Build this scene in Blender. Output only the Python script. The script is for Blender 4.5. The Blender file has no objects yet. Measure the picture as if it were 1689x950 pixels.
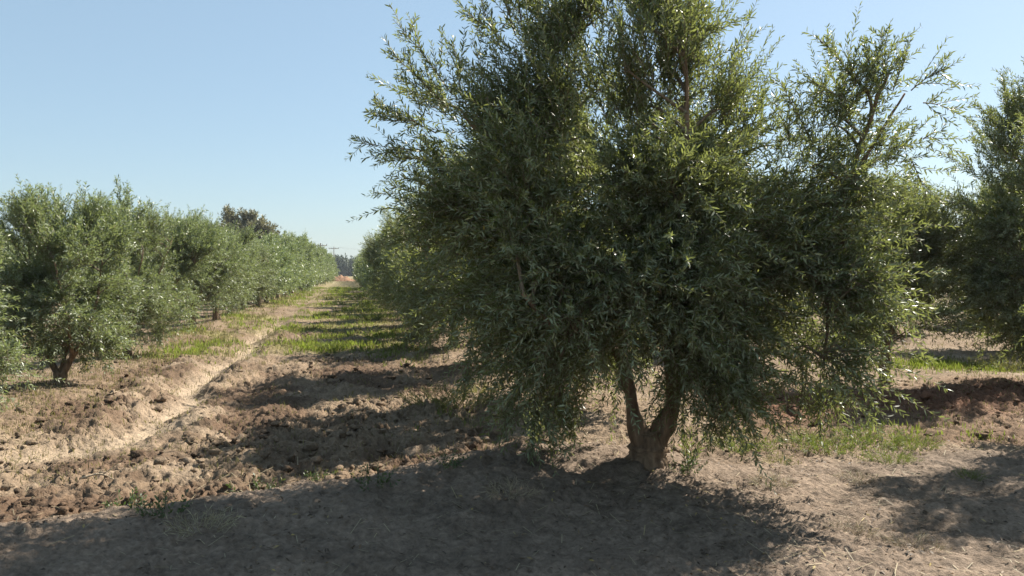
import bpy, math
import numpy as np

# ------------------------------------------------------------------ camera, sky, sun, exposure
S = bpy.context.scene
COL = S.collection
CAM_H = 1.6
F = 1400.0                      # focal length in photograph pixels (1689 wide)
HZ = 449.0                      # horizon row of the photograph
cam = bpy.data.cameras.new('camera')
cam.sensor_width = 36.0
cam.lens = 36.0 * F / 1689.0
cam.clip_start = 0.05
cam.clip_end = 8000
camo = bpy.data.objects.new('camera', cam)
COL.objects.link(camo)
camo.location = (0, 0, CAM_H)
camo.rotation_euler = (math.radians(90) - math.atan((475 - HZ) / F), 0, 0)
S.camera = camo

SUN_AZ = 49.0                   # degrees to the right of the view direction
SUN_EL = 43.0
W = bpy.data.worlds.new('World')
S.world = W
W.use_nodes = True
nt = W.node_tree
bg = nt.nodes['Background']
sky = nt.nodes.new('ShaderNodeTexSky')
sky.sky_type = 'NISHITA'
sky.sun_disc = False
sky.sun_elevation = math.radians(SUN_EL)
sky.sun_rotation = math.radians(SUN_AZ)
sky.altitude = 100
sky.air_density = 1.0
sky.dust_density = 0.8
sky.ozone_density = 1.7
thin = nt.nodes.new('ShaderNodeMix')            # a little even white-blue air glow over the clear sky
thin.data_type = 'RGBA'
thin.inputs[0].default_value = .42
thin.inputs[7].default_value = (4.0, 5.7, 6.8, 1)
nt.links.new(sky.outputs[0], thin.inputs[6])
nt.links.new(thin.outputs[2], bg.inputs[0])
bg.inputs[1].default_value = 0.052
sun = bpy.data.lights.new('sun', 'SUN')
sun.energy = 5.0
sun.angle = math.radians(0.5)
sun.color = (1.0, 0.93, 0.82)
suno = bpy.data.objects.new('sun', sun)
COL.objects.link(suno)
suno.rotation_euler = (math.radians(90 - SUN_EL), 0, math.radians(180 - SUN_AZ))
S.view_settings.view_transform = 'Standard'
S.view_settings.look = 'None'
S.view_settings.gamma = 1
S.view_settings.use_curve_mapping = False
S.view_settings.exposure = 1.385
S.cycles.max_bounces = 8
S.cycles.transparent_max_bounces = 8

# ------------------------------------------------------------------ helpers
def new_mesh(name, v, loops, totals, mats, mat_idx=None, smooth=False, attrs=None):
    me = bpy.data.meshes.new(name)
    v = np.asarray(v, np.float32); loops = np.asarray(loops, np.int32); totals = np.asarray(totals, np.int32)
    me.vertices.add(len(v)); me.vertices.foreach_set('co', v.ravel())
    me.loops.add(len(loops)); me.loops.foreach_set('vertex_index', loops)
    st = np.zeros(len(totals), np.int32); st[1:] = np.cumsum(totals)[:-1]
    me.polygons.add(len(totals)); me.polygons.foreach_set('loop_start', st); me.polygons.foreach_set('loop_total', totals)
    for m in mats: me.materials.append(m)
    if mat_idx is not None: me.polygons.foreach_set('material_index', np.asarray(mat_idx, np.int32))
    if smooth: me.polygons.foreach_set('use_smooth', np.ones(len(totals), bool))
    for k, a in (attrs or {}).items():
        a = np.asarray(a, np.float32)
        if a.ndim == 1:
            me.attributes.new(k, 'FLOAT', 'POINT').data.foreach_set('value', a)
        else:
            c = np.ones((len(a), 4), np.float32); c[:, :3] = a
            me.attributes.new(k, 'FLOAT_COLOR', 'POINT').data.foreach_set('color', c.ravel())
    me.update(calc_edges=True)
    return me

class Geo:
    """collects polygons for ONE mesh"""
    def __init__(s): s.v = []; s.l = []; s.t = []; s.m = []; s.a = []; s.n = 0
    def add(s, v, faces, mat=0, tone=None):
        v = np.asarray(v, float).reshape(-1, 3); f = np.asarray(faces, int)
        s.v.append(v); s.l.append((f + s.n).ravel()); s.t.append(np.full(len(f), f.shape[1])); s.m.append(np.full(len(f), mat))
        s.a.append(np.full(len(v), .5) if tone is None else np.asarray(tone)); s.n += len(v)
    def mesh(s, name, mats, smooth=False):
        return new_mesh(name, np.concatenate(s.v), np.concatenate(s.l), np.concatenate(s.t), mats,
                        np.concatenate(s.m), smooth, {'tone': np.concatenate(s.a)})

def nrm(a): return a / np.maximum(np.linalg.norm(a, axis=-1, keepdims=True), 1e-9)

def tubes(g, P, Rr, sides, mat=0, cap=True):
    """P (N,K,3) polylines with radii Rr (N,K)"""
    P = np.asarray(P, float); Rr = np.asarray(Rr, float)
    N, K, _ = P.shape
    T = np.empty_like(P); T[:, 1:-1] = P[:, 2:] - P[:, :-2]; T[:, 0] = P[:, 1] - P[:, 0]; T[:, -1] = P[:, -1] - P[:, -2]
    T = nrm(T)
    ref = np.where(np.abs(T[:, :1, 2:3]) > .85, np.array([1., .13, 0]), np.array([.07, .05, 1.]))
    ref = np.broadcast_to(ref, P.shape)
    A = nrm(np.cross(T, ref)); B = np.cross(T, A)
    an = np.arange(sides) * 2 * np.pi / sides
    V = P[:, :, None] + Rr[:, :, None, None] * (A[:, :, None] * np.cos(an)[:, None] + B[:, :, None] * np.sin(an)[:, None])
    k = np.arange(K - 1)[:, None]; j = np.arange(sides)[None]; j2 = (j + 1) % sides
    f = np.stack([k * sides + j, k * sides + j2, (k + 1) * sides + j2, (k + 1) * sides + j], -1).reshape(-1, 4)
    F_ = (f[None] + (np.arange(N) * K * sides)[:, None, None]).reshape(-1, 4)
    g.add(V.reshape(-1, 3), F_, mat)
    if cap:
        b = g.n - N * K * sides
        cf = np.arange(sides)[::-1][None] + (np.arange(N) * K * sides)[:, None]
        ce = np.arange(sides)[None] + (np.arange(N) * K * sides)[:, None] + (K - 1) * sides
        for c in (cf, ce):
            g.l.append((c + b).ravel()); g.t.append(np.full(N, sides)); g.m.append(np.full(N, mat))

def smooth_line(pts, n):
    """Catmull-Rom through pts with n samples"""
    p = np.asarray(pts, float); q = np.vstack([2 * p[0] - p[1], p, 2 * p[-1] - p[-2]])
    u = np.linspace(0, len(p) - 1 - 1e-6, n); i = u.astype(int); t = (u - i)[:, None]
    a, b, c, d = q[i], q[i + 1], q[i + 2], q[i + 3]
    return .5 * (2 * b + (c - a) * t + (2 * a - 5 * b + 4 * c - d) * t ** 2 + (3 * b - a - 3 * c + d) * t ** 3)

def _h(ix, iy, seed):
    n = (ix.astype(np.int64) * 374761393 + iy.astype(np.int64) * 668265263 + seed * 1274126177) & 0xffffffff
    n = ((n ^ (n >> 13)) * 1103515245) & 0xffffffff
    n = ((n ^ (n >> 16)) * 2654435761) & 0xffffffff
    return ((n ^ (n >> 15)) & 0xffffff) / float(0xffffff)
def vnoise(x, y, seed=0):
    ix = np.floor(x); iy = np.floor(y); fx = x - ix; fy = y - iy
    fx = fx * fx * fx * (fx * (fx * 6 - 15) + 10); fy = fy * fy * fy * (fy * (fy * 6 - 15) + 10)
    a = _h(ix, iy, seed); b = _h(ix + 1, iy, seed); c = _h(ix, iy + 1, seed); d = _h(ix + 1, iy + 1, seed)
    return (a + (b - a) * fx) * (1 - fy) + (c + (d - c) * fx) * fy
def fbm(x, y, seed=0, octv=4, gain=.5):
    s = 0; a = 1; t = 0; ca, sa = .8, .6
    for k in range(octv):
        s = s + a * (vnoise(x, y, seed + k * 17) - .5); t += a; a *= gain
        x, y = (ca * x - sa * y) * 2.03 + 3.1, (sa * x + ca * y) * 2.03 + 7.7
    return s / t * 2            # about -1..1
def sstep(a, b, x):
    t = np.clip((x - a) / (b - a), 0, 1); return t * t * (3 - 2 * t)
def gs(x, s): return np.exp(-(x / s) ** 2)

def nodes_mat(name):
    m = bpy.data.materials.new(name); m.use_nodes = True
    t = m.node_tree
    return m, t, t.nodes['Principled BSDF'], t.nodes['Material Output']
def put(o, label=None, cat=None, group=None, kind=None):
    if label: o['label'] = label
    if cat: o['category'] = cat
    if group: o['group'] = group
    if kind: o['kind'] = kind
    return o
def link(name, data, parent=None, loc=(0, 0, 0), rz=0, sc=1):
    o = bpy.data.objects.new(name, data); COL.objects.link(o)
    if parent: o.parent = parent
    o.location = loc; o.rotation_euler = (0, 0, rz); o.scale = (sc, sc, sc) if np.isscalar(sc) else sc
    return o

# ------------------------------------------------------------------ materials
def leaf_mat(name, top, under, thru, tw=.3, rough=.42, var=.5):
    m, t, p, out = nodes_mat(name)
    N = t.nodes; L = t.links
    geo = N.new('ShaderNodeNewGeometry'); at = N.new('ShaderNodeAttribute'); at.attribute_name = 'tone'
    oi = N.new('ShaderNodeObjectInfo')
    mix = N.new('ShaderNodeMix'); mix.data_type = 'RGBA'
    mix.inputs[6].default_value = (*top, 1); mix.inputs[7].default_value = (*under, 1)
    L.new(geo.outputs['Backfacing'], mix.inputs[0])
    hsv = N.new('ShaderNodeHueSaturation')
    mr = N.new('ShaderNodeMapRange'); mr.inputs[3].default_value = 1 - var; mr.inputs[4].default_value = 1 + var
    L.new(at.outputs['Fac'], mr.inputs[0]); L.new(mr.outputs[0], hsv.inputs['Value'])
    old = N.new('ShaderNodeMix'); old.data_type = 'RGBA'; old.inputs[7].default_value = (.26, .20, .06, 1)   # a few yellowed leaves
    mo = N.new('ShaderNodeMapRange'); mo.inputs[1].default_value = .90; mo.inputs[2].default_value = .99; mo.inputs[4].default_value = .8
    L.new(at.outputs['Fac'], mo.inputs[0]); L.new(mo.outputs[0], old.inputs[0]); L.new(mix.outputs[2], old.inputs[6])
    mh = N.new('ShaderNodeMapRange'); mh.inputs[3].default_value = .485; mh.inputs[4].default_value = .515
    L.new(oi.outputs['Random'], mh.inputs[0]); L.new(mh.outputs[0], hsv.inputs['Hue'])
    L.new(old.outputs[2], hsv.inputs['Color'])
    L.new(hsv.outputs[0], p.inputs['Base Color'])
    p.inputs['Roughness'].default_value = rough
    p.inputs['Specular IOR Level'].default_value = .5
    tr = N.new('ShaderNodeBsdfTranslucent'); tr.inputs[0].default_value = (*thru, 1)
    ms = N.new('ShaderNodeMixShader'); ms.inputs[0].default_value = tw
    L.new(p.outputs[0], ms.inputs[1]); L.new(tr.outputs[0], ms.inputs[2]); L.new(ms.outputs[0], out.inputs[0])
    return m
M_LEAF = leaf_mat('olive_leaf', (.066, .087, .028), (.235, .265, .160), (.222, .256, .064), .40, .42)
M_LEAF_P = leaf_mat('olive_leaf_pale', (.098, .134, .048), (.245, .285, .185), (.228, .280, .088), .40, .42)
M_WEED = leaf_mat('weed_leaf', (0.0990, 0.1350, 0.0243), (0.1170, 0.1485, 0.0405), (0.1620, 0.2070, 0.0315), .4, .6)
M_WEED_Y = leaf_mat('weed_leaf_yellow', (0.1800, 0.1755, 0.0450), (0.1800, 0.1800, 0.0585), (0.2160, 0.2160, 0.0450), .35, .65)
M_WEED_D = leaf_mat('weed_leaf_dark', (0.0450, 0.0765, 0.0225), (0.0720, 0.0990, 0.0450), (0.0900, 0.1440, 0.0270), .3, .55)
M_GRASS = leaf_mat('grass_blade', (.15, .20, .036), (.15, .20, .036), (.23, .29, .04), .42, .6, .6)
M_GRASS_Y = leaf_mat('grass_blade_dry', (0.1980, 0.1800, 0.0765), (0.1980, 0.1800, 0.0765), (0.1800, 0.1710, 0.0540), .35, .7, .5)
M_STRAW = leaf_mat('straw', (0.3240, 0.2700, 0.1710), (0.3060, 0.2520, 0.1530), (0.2700, 0.2250, 0.1080), .15, .7, .4)
M_LITTER = leaf_mat('dead_leaf', (0.0900, 0.0585, 0.0315), (0.1440, 0.0990, 0.0585), (0.0900, 0.0540, 0.0180), .1, .7, .7)
M_GUM = leaf_mat('gum_leaf', (0.1530, 0.1440, 0.0765), (0.1980, 0.1890, 0.1170), (0.1800, 0.1710, 0.0720), .25, .5)
M_FAR = leaf_mat('far_leaf', (0.0405, 0.0630, 0.0360), (0.0540, 0.0765, 0.0450), (0.0540, 0.0720, 0.0270), .25, .6)

def bark_mat(name, c1, c2, sc=9):
    m, t, p, out = nodes_mat(name); N = t.nodes; L = t.links
    tc = N.new('ShaderNodeTexCoord'); mp = N.new('ShaderNodeMapping'); mp.inputs['Scale'].default_value = (1, 1, .28)
    n1 = N.new('ShaderNodeTexNoise'); n1.inputs['Scale'].default_value = sc * 3; n1.inputs['Detail'].default_value = 6
    L.new(tc.outputs['Object'], mp.inputs[0]); L.new(mp.outputs[0], n1.inputs['Vector'])
    r = N.new('ShaderNodeValToRGB'); r.color_ramp.elements[0].color = (*c1, 1); r.color_ramp.elements[1].color = (*c2, 1)
    r.color_ramp.elements[0].position = .35; r.color_ramp.elements[1].position = .68
    L.new(n1.outputs['Fac'], r.inputs[0]); L.new(r.outputs[0], p.inputs['Base Color'])
    b = N.new('ShaderNodeBump'); b.inputs['Strength'].default_value = .8; b.inputs['Distance'].default_value = .05
    L.new(n1.outputs['Fac'], b.inputs['Height']); L.new(b.outputs[0], p.inputs['Normal'])
    p.inputs['Roughness'].default_value = .9
    return m
M_BARK = bark_mat('olive_bark', (.105, .066, .038), (.26, .175, .105))
M_TWIG = bark_mat('olive_twig', (.13, .10, .065), (.24, .19, .12), 20)
M_DRY = bark_mat('dry_wood', (.38, .29, .19), (.56, .46, .32), 20)

def soil_mat():
    m, t, p, out = nodes_mat('soil'); N = t.nodes; L = t.links
    at = N.new('ShaderNodeAttribute'); at.attribute_name = 'tint'
    geo = N.new('ShaderNodeNewGeometry')
    n1 = N.new('ShaderNodeTexNoise'); n1.inputs['Scale'].default_value = 26; n1.inputs['Detail'].default_value = 8; n1.inputs['Roughness'].default_value = .68
    n2 = N.new('ShaderNodeTexNoise'); n2.inputs['Scale'].default_value = 3.1; n2.inputs['Detail'].default_value = 6; n2.inputs['Roughness'].default_value = .6
    for n in (n1, n2): L.new(geo.outputs['Position'], n.inputs['Vector'])
    mr1 = N.new('ShaderNodeMapRange'); mr1.inputs[1].default_value = .3; mr1.inputs[2].default_value = .7; mr1.inputs[3].default_value = .58; mr1.inputs[4].default_value = 1.38
    mr2 = N.new('ShaderNodeMapRange'); mr2.inputs[1].default_value = .3; mr2.inputs[2].default_value = .7; mr2.inputs[3].default_value = .82; mr2.inputs[4].default_value = 1.16
    L.new(n1.outputs['Fac'], mr1.inputs[0]); L.new(n2.outputs['Fac'], mr2.inputs[0])
    mm = N.new('ShaderNodeMath'); mm.operation = 'MULTIPLY'; L.new(mr1.outputs[0], mm.inputs[0]); L.new(mr2.outputs[0], mm.inputs[1])
    vm = N.new('ShaderNodeVectorMath'); vm.operation = 'SCALE'; L.new(at.outputs['Color'], vm.inputs[0]); L.new(mm.outputs[0], vm.inputs['Scale'])
    L.new(vm.outputs[0], p.inputs['Base Color'])
    n3 = N.new('ShaderNodeTexNoise'); n3.inputs['Scale'].default_value = 60; n3.inputs['Detail'].default_value = 5; L.new(geo.outputs['Position'], n3.inputs['Vector'])
    b = N.new('ShaderNodeBump'); b.inputs['Strength'].default_value = .7; b.inputs['Distance'].default_value = .012
    b2 = N.new('ShaderNodeBump'); b2.inputs['Strength'].default_value = .6; b2.inputs['Distance'].default_value = .05
    L.new(n3.outputs['Fac'], b.inputs['Height']); L.new(n1.outputs['Fac'], b2.inputs['Height']); L.new(b.outputs[0], b2.inputs['Normal']); L.new(b2.outputs[0], p.inputs['Normal'])
    p.inputs['Roughness'].default_value = .95; p.inputs['Specular IOR Level'].default_value = .15
    return m
M_SOIL = soil_mat()
def plain(name, c, rough=.8):
    m, t, p, out = nodes_mat(name); N = t.nodes; L = t.links
    geo = N.new('ShaderNodeNewGeometry'); n = N.new('ShaderNodeTexNoise'); n.inputs['Scale'].default_value = 4; n.inputs['Detail'].default_value = 6
    L.new(geo.outputs['Position'], n.inputs['Vector'])
    r = N.new('ShaderNodeValToRGB'); r.color_ramp.elements[0].color = (*[k * .7 for k in c], 1); r.color_ramp.elements[1].color = (*[min(1, k * 1.25) for k in c], 1)
    L.new(n.outputs['Fac'], r.inputs[0]); L.new(r.outputs[0], p.inputs['Base Color']); p.inputs['Roughness'].default_value = rough
    return m

# ------------------------------------------------------------------ ground: one sheet out to the horizon
SL = .19                                   # the lane leans this much to the left of the view
LN = math.hypot(1, SL)
def lat(x, y): return (x + SL * y)         # sideways distance from the lane line through the camera (along x)
CX = np.array([-30, -6, -3.4, -1.7, -.6, .45, 1.2, 3, 8, 30.])
CY = np.array([-8, 3.2, 4.55, 5.55, 6.2, 6.62, 6.66, 6.9, 8.0, 13.])
TRENCH = -2.25
def trench_c(y): return TRENCH - 2.6 * (1 - sstep(5.5, 9.0, y)) - .2 * sstep(14, 40, y) + .12 * np.sin(y * .8) + .09 * np.sin(y * 2.3 + 1) + .05 * np.sin(y * 5.1)
def zones(x, y):
    t = lat(x, y); dy = y - np.interp(x, CX, CY)
    behind = sstep(-.05, .8, dy)
    tr = gs(t - trench_c(y), .24 + .6 * (1 - sstep(6.5, 9.5, y))) * behind * (1 - .9 * sstep(20, 34, y))
    tr = tr * np.clip(1.0 + .5 * fbm(x * 1.9, y * 1.9, 221, 3), .5, 1)
    tilled = behind * sstep(-3.5, -2.6, t) * (1 - sstep(1.4, 2.2, t)) * (1 - .7 * sstep(14, 34, y))
    tilled = np.maximum(tilled, behind * gs(t + 3.1, .7) * (1 - .7 * sstep(14, 30, y)))
    red = gs(y - 10.5 - .2 * (x - 5.5) - .25 * np.sin(x * 2.1), 1.15) * sstep(1.8, 3.6, x)
    return t, dy, behind, tr, tilled, red
def height(x, y):
    x = np.asarray(x, float); y = np.asarray(y, float)
    t, dy, behind, tr, tilled, red = zones(x, y)
    near = 1 - sstep(35, 90, y)
    amp = (.15 + .13 * gs(x - .2, 1.2)) * (1 - .85 * sstep(.9, 2.0, x))
    z = amp * np.where(dy < 0, gs(dy, 1.1), gs(dy, .38))
    z = z - .07 * behind * (1 - .6 * sstep(.8, 2.5, x)) * near
    z = z - .12 * tr + .05 * gs(t - trench_c(y) + .62, .30) * behind * sstep(7, 9, y) * near + .05 * gs(t - trench_c(y) - .55, .25) * behind * near
    z = z + (.10 * gs(t - 2.55, .9) + .12 * gs(t + 4.3, .9)) * behind * near
    z = z + .06 * red + .05 * gs(t - 8.2, .9) * behind * near
    w1 = fbm(x * .55, y * .55, 5, 3)
    z = z + .05 * w1 * near
    n = fbm(x * 2.6, y * 2.6, 11, 3)
    wx = x + .10 * fbm(x * 5, y * 5, 201, 2); wy = y + .10 * fbm(x * 5, y * 5, 203, 2)
    r = 1 - 2.2 * np.abs(fbm((wx + SL * wy) * 4.8, wy * 3.0, 23, 4, .62))
    r = r + tilled * .55 * np.cos((t + .25 * fbm(x * .7, y * .7, 207, 2)) * 2 * np.pi / .95)
    r2 = 1 - 2.4 * np.abs(fbm(wx * 12, wy * 12, 29, 3, .6))
    patch = .35 + .65 * sstep(-.25, .35, fbm(x * .9, y * .9, 71, 2))
    rough = (.016 + .050 * tilled * patch + .055 * red + .012 * behind) * (1 - .85 * tr) * (1 - sstep(20, 70, y) * .8)
    z = z + rough * (.9 * n + .75 * r + .75 * r2 - .6)
    z = z + (1 - tr * .6) * (1 - sstep(9, 14, y)) * (.030 * fbm(x * 3.1, y * 3.7, 63, 2) + .018 * fbm(x * 9, y * 9, 61, 3) + .012 * (1 - 2.2 * np.abs(fbm(wx * 22, wy * 22, 67, 2))))
    return z
def colour(x, y, z):
    t, dy, behind, tr, tilled, red = zones(x, y)
    o = np.ones(x.shape)[..., None]
    road = np.array([.184, .139, .103]); field = np.array([.200, .146, .098]); pale = np.array([.325, .252, .178]); brown = np.array([.106, .068, .044])
    reds = np.array([.155, .073, .043]); thatch = np.array([.195, .178, .07]); farc = np.array([.21, .175, .095])
    c = road * o
    mixc = lambda c, k, w: c * (1 - w[..., None]) + k * w[..., None]
    c = c * (1 + .26 * fbm(x * 1.7, y * 2.1, 211, 4) + .30 * fbm(x * 7, y * 8, 213, 4, .6))[..., None]
    c = mixc(c, field, behind)
    bn = sstep(-.30, .24, fbm((x + SL * y) * 1.0, y * .7, 117, 4)) * (.3 + .7 * tilled) * behind
    c = mixc(c, brown, bn * .9)
    c = mixc(c, brown * .8, sstep(.1, .5, fbm(x * 4, y * 4, 97, 3)) * tilled * .5)
    c = mixc(c, pale, np.clip(tr * 1.15, 0, 1) * .9)
    c = mixc(c, pale, sstep(.15, .6, fbm(x * 1.4, y * 1.4, 99, 3)) * .5 * behind * (1 - sstep(16, 26, y)))
    c = mixc(c, reds, np.clip(red * 1.1, 0, 1) * .9)
    c = mixc(c, brown * np.array([1.05, .85, .8]), (gs(y - 8.8 + .12 * x, .5) * sstep(1.5, 3, x) * .5))
    gw = grass_w(x, y)
    c = mixc(c, thatch, np.clip(gw * 1.2, 0, .85))
    c = mixc(c, farc, sstep(45, 110, y) * .8)
    return c
def grass_w(x, y):
    """where grass grows, 0..1"""
    t, dy, behind, tr, tilled, red = zones(x, y)
    n = fbm(x * .75, y * .55, 131, 4)
    w = (gs(t + 3.45, .8) * sstep(13.5, 21, y) * .85                       # strip between the trench and the left row
         + gs(t + .9, .95) * sstep(15.5, 21, y) * 1.5                     # middle of the lane
         + gs(t - .9, .5) * sstep(14, 20, y) * .7
         + gs(y - 8.6, .7) * sstep(1.6, 2.4, x) * (1 - sstep(4.9, 5.6, x)) * .05
         + gs(y - 14.8, .8) * sstep(5.5, 8, x) * .55
         + gs(y - 9.3, .5) * gs(x + .55, .45) * .4)
    return np.clip(w * sstep(-.45, .25, n) * behind * (1 - .8 * tr), 0, 1)

def build_ground():
    AY = -2.5
    fine = np.radians(np.linspace(-52, 52, 1000)); coarse = np.radians(np.linspace(52, 308, 90)[1:-1])
    ang = np.concatenate([fine, coarse])
    r = [.02, .6, 1.2, 1.8, 2.4, 3.0, 3.6, 4.2, 4.8, 5.4]
    while r[-1] < 48: r.append(r[-1] * (1.0026 if r[-1] < 14 else 1.0038))
    while r[-1] < 5200: r.append(r[-1] * 1.03)
    r = np.array(r)
    Rg, Ag = np.meshgrid(r, ang, indexing='ij')
    x = Rg * np.sin(Ag); y = AY + Rg * np.cos(Ag)
    z = height(x, y); c = colour(x, y, z)
    nr, na = x.shape
    i = np.arange(nr - 1)[:, None]; j = np.arange(na)[None]; j2 = (j + 1) % na
    f = np.stack([i * na + j, i * na + j2, (i + 1) * na + j2, (i + 1) * na + j], -1).reshape(-1, 4)[:, ::-1]
    me = new_mesh('ground', np.stack([x, y, z], -1).reshape(-1, 3), f.ravel(), np.full(len(f), 4), [M_SOIL], None, True, {'tint': c.reshape(-1, 3)})
    put(link('ground', me), kind='structure')
build_ground()

def on_ground(px, py, z0=0.0):
    """the ground point seen at a pixel of the photograph"""
    z = z0
    for _ in range(8):
        d = (CAM_H - z) * F / (py - HZ); x = (px - 844.5) * d / F
        z = float(height(np.array([x]), np.array([d]))[0])
    return x, d, z
def gz(x, y): return float(height(np.array([x]), np.array([y]))[0])

# ------------------------------------------------------------------ olive trees
def leaves_on(g, rng, base, dirn, L, bend, llen, lwid, gap, hexa, mat=0, fill=.08, tone_shift=0.):
    N = len(L)
    cnt = np.maximum(4, (L / gap).astype(int)) * 2
    idx = np.repeat(np.arange(N), cnt)
    k = np.arange(len(idx)) - np.repeat(np.cumsum(cnt) - cnt, cnt)
    u = fill + (1 - fill) * (k // 2 + rng.random(len(k)) * .5) / (cnt[idx] / 2)
    b, d, l, q = base[idx], dirn[idx], L[idx][:, None], bend[idx]
    P = b + d * l * u[:, None] + q * (u ** 2)[:, None]
    T = nrm(d * l + 2 * q * u[:, None])
    rp = nrm(rng.normal(size=(N, 3)))
    A = nrm(np.cross(T, rp[idx])); B = np.cross(T, A)
    alt = ((k // 2) % 2 == 0)[:, None]
    side = np.where(alt, A, B) * np.where(k % 2 == 0, 1, -1)[:, None]
    D = nrm(T * .72 + side * .62 + rng.normal(size=P.shape) * .17 + np.array([0, 0, .05]))
    n0 = np.array([0, 0, .5]) + T * .25 + rng.normal(size=P.shape) * .75
    n0 = n0 - (n0 * D).sum(1, keepdims=True) * D; n0 = nrm(n0)
    X = np.cross(D, n0)
    s = (.65 + .6 * rng.random(len(k))) * np.where(u > .9, .75, 1)
    ll = (llen * s)[:, None]; ww = (lwid * s * (.8 + .4 * rng.random(len(k))))[:, None]
    cv = n0 * ll * (.04 + .10 * rng.random(len(k)))[:, None]
    tip = P + D * ll - cv
    if hexa:
        V = np.stack([P, P + D * ll * .32 - X * ww * .46 + cv * .4, P + D * ll * .68 - X * ww * .40 + cv * .2, tip,
                      P + D * ll * .68 + X * ww * .40 + cv * .2, P + D * ll * .32 + X * ww * .46 + cv * .4], 1)
        c = 6
    else:
        V = np.stack([P, P + D * ll * .5 - X * ww * .5 + cv * .3, tip, P + D * ll * .5 + X * ww * .5 + cv * .3], 1)
        c = 4
    f = np.arange(len(k) * c).reshape(-1, c)
    stone = rng.random(N)
    tone = np.clip(.5 + (stone[idx] - .5) * .55 + rng.normal(size=len(k)) * .16 + tone_shift, 0, 1)
    g.add(V.reshape(-1, 3), f, mat, np.repeat(tone, c))

def shoots_geo(g, rng, base, dirn, L, bend, llen, lwid, gap, hexa, twig_r, K=5, twig=True):
    leaves_on(g, rng, base, dirn, L, bend, llen, lwid, gap, hexa)
    if twig:
        u = np.linspace(0, 1, K)
        P = base[:, None] + dirn[:, None] * L[:, None, None] * u[None, :, None] + bend[:, None] * (u ** 2)[None, :, None]
        tubes(g, P, np.broadcast_to(twig_r * (1 - .7 * u), P.shape[:2]), 3, 1, False)

def crown_geo(seed, lobes, limbs, H, n_clump, per, llen, lwid, gap, hexa, leaders=(), twig=True, slen=(.22, .52), low=.3):
    """leafy shoots gathered in clumps at branch ends; returns the crown's Geo"""
    rng = np.random.default_rng(seed); g = Geo()
    lb = np.array([l[:6] for l in lobes], float)
    wt = np.array([l[6] if len(l) > 6 else 1. for l in lobes]) * (lb[:, 3] * lb[:, 4] * lb[:, 5]) ** .85
    pick = rng.choice(len(lb), n_clump, p=wt / wt.sum())
    dv = nrm(rng.normal(size=(n_clump, 3))); rr = rng.random(n_clump) ** .45
    C = lb[pick, :3] + dv * rr[:, None] * lb[pick, 3:6] * .93
    C[:, 2] = np.maximum(C[:, 2], low * .6)
    LP = np.concatenate([smooth_line(l, 24) for l in limbs]); LP = LP[LP[:, 2] >= min(.19 * H, LP[:, 2].max())]
    dd = np.linalg.norm(C[:, None] - LP[None], axis=2) + np.maximum(0, LP[None, :, 2] - C[:, None, 2] + .55 * np.linalg.norm(C[:, None, :2] - LP[None, :, :2], axis=2)) * 1.3
    S0 = LP[dd.argmin(1)]
    mid = (S0 * .5 + C * .5) + np.stack([(C[:, 0] - S0[:, 0]) * .15, (C[:, 1] - S0[:, 1]) * .15, .12 * np.ones(n_clump)], 1) + rng.normal(size=C.shape) * .06
    u = np.linspace(0, 1, 7)[None, :, None]
    BP = S0[:, None] * (1 - u) ** 2 + mid[:, None] * 2 * u * (1 - u) + C[:, None] * u ** 2
    if twig:
        tubes(g, BP, np.broadcast_to(.013 * (1 - .68 * np.linspace(0, 1, 7)) * (H / 3.5), BP.shape[:2]), 5, 1, False)
    # shoots
    ci = np.repeat(np.arange(n_clump), per); n = len(ci)
    uu = (1 - rng.random(n) ** 1.5 * .55)[:, None]
    b = S0[ci] * (1 - uu) ** 2 + mid[ci] * 2 * uu * (1 - uu) + C[ci] * uu ** 2 + rng.normal(size=(n, 3)) * .07
    cen = np.array([0, 0, .42 * H]); out = nrm((C[ci] - cen) * np.array([1, 1, .5]))
    hf = np.clip(C[ci, 2] / H, 0, 1)
    up = np.interp(hf, [0, .3, .6, 1], [-.4, .2, .8, 1.25])
    d = nrm(out * .62 + np.stack([0 * up, 0 * up, up], 1) * .8 + rng.normal(size=(n, 3)) * .52)
    L = slen[0] + (slen[1] - slen[0]) * rng.random(n) ** 1.3
    bend = np.stack([out[:, 0] * .1, out[:, 1] * .1, np.where(hf > .6, .05, -.22) + rng.normal(size=n) * .08], 1) * L[:, None] + rng.normal(size=(n, 3)) * .03
    shoots_geo(g, rng, b, d, L, bend, llen, lwid, gap, hexa, .0028 * max(1, llen / .065), 4, twig)
    # long leading shoots with side shoots
    for (a, e, bd) in leaders:
        a = np.array(a, float); e = np.array(e, float); Lm = np.linalg.norm(e - a); dm = (e - a) / Lm
        bdv = np.array([dm[0] * .2, dm[1] * .2, bd]) * Lm
        shoots_geo(g, rng, a[None], nrm(e - bdv - a)[None], np.array([np.linalg.norm(e - bdv - a)]), bdv[None], llen, lwid, gap, hexa, .006, 8, twig)
        m = int(Lm * 20) + 3
        us = np.linspace(.08, .88, m)
        bs = a + np.outer(us, e - bdv - a) + np.outer(us ** 2, bdv)
        ds = nrm(dm * .8 + rng.normal(size=(m, 3)) * .5)
        Ls = (.34 * (1 - us * .65)) * (.7 + .6 * rng.random(m))
        shoots_geo(g, rng, bs, ds, Ls, rng.normal(size=(m, 3)) * .03, llen, lwid, gap, hexa, .003, 4, twig)
    return g

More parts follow.
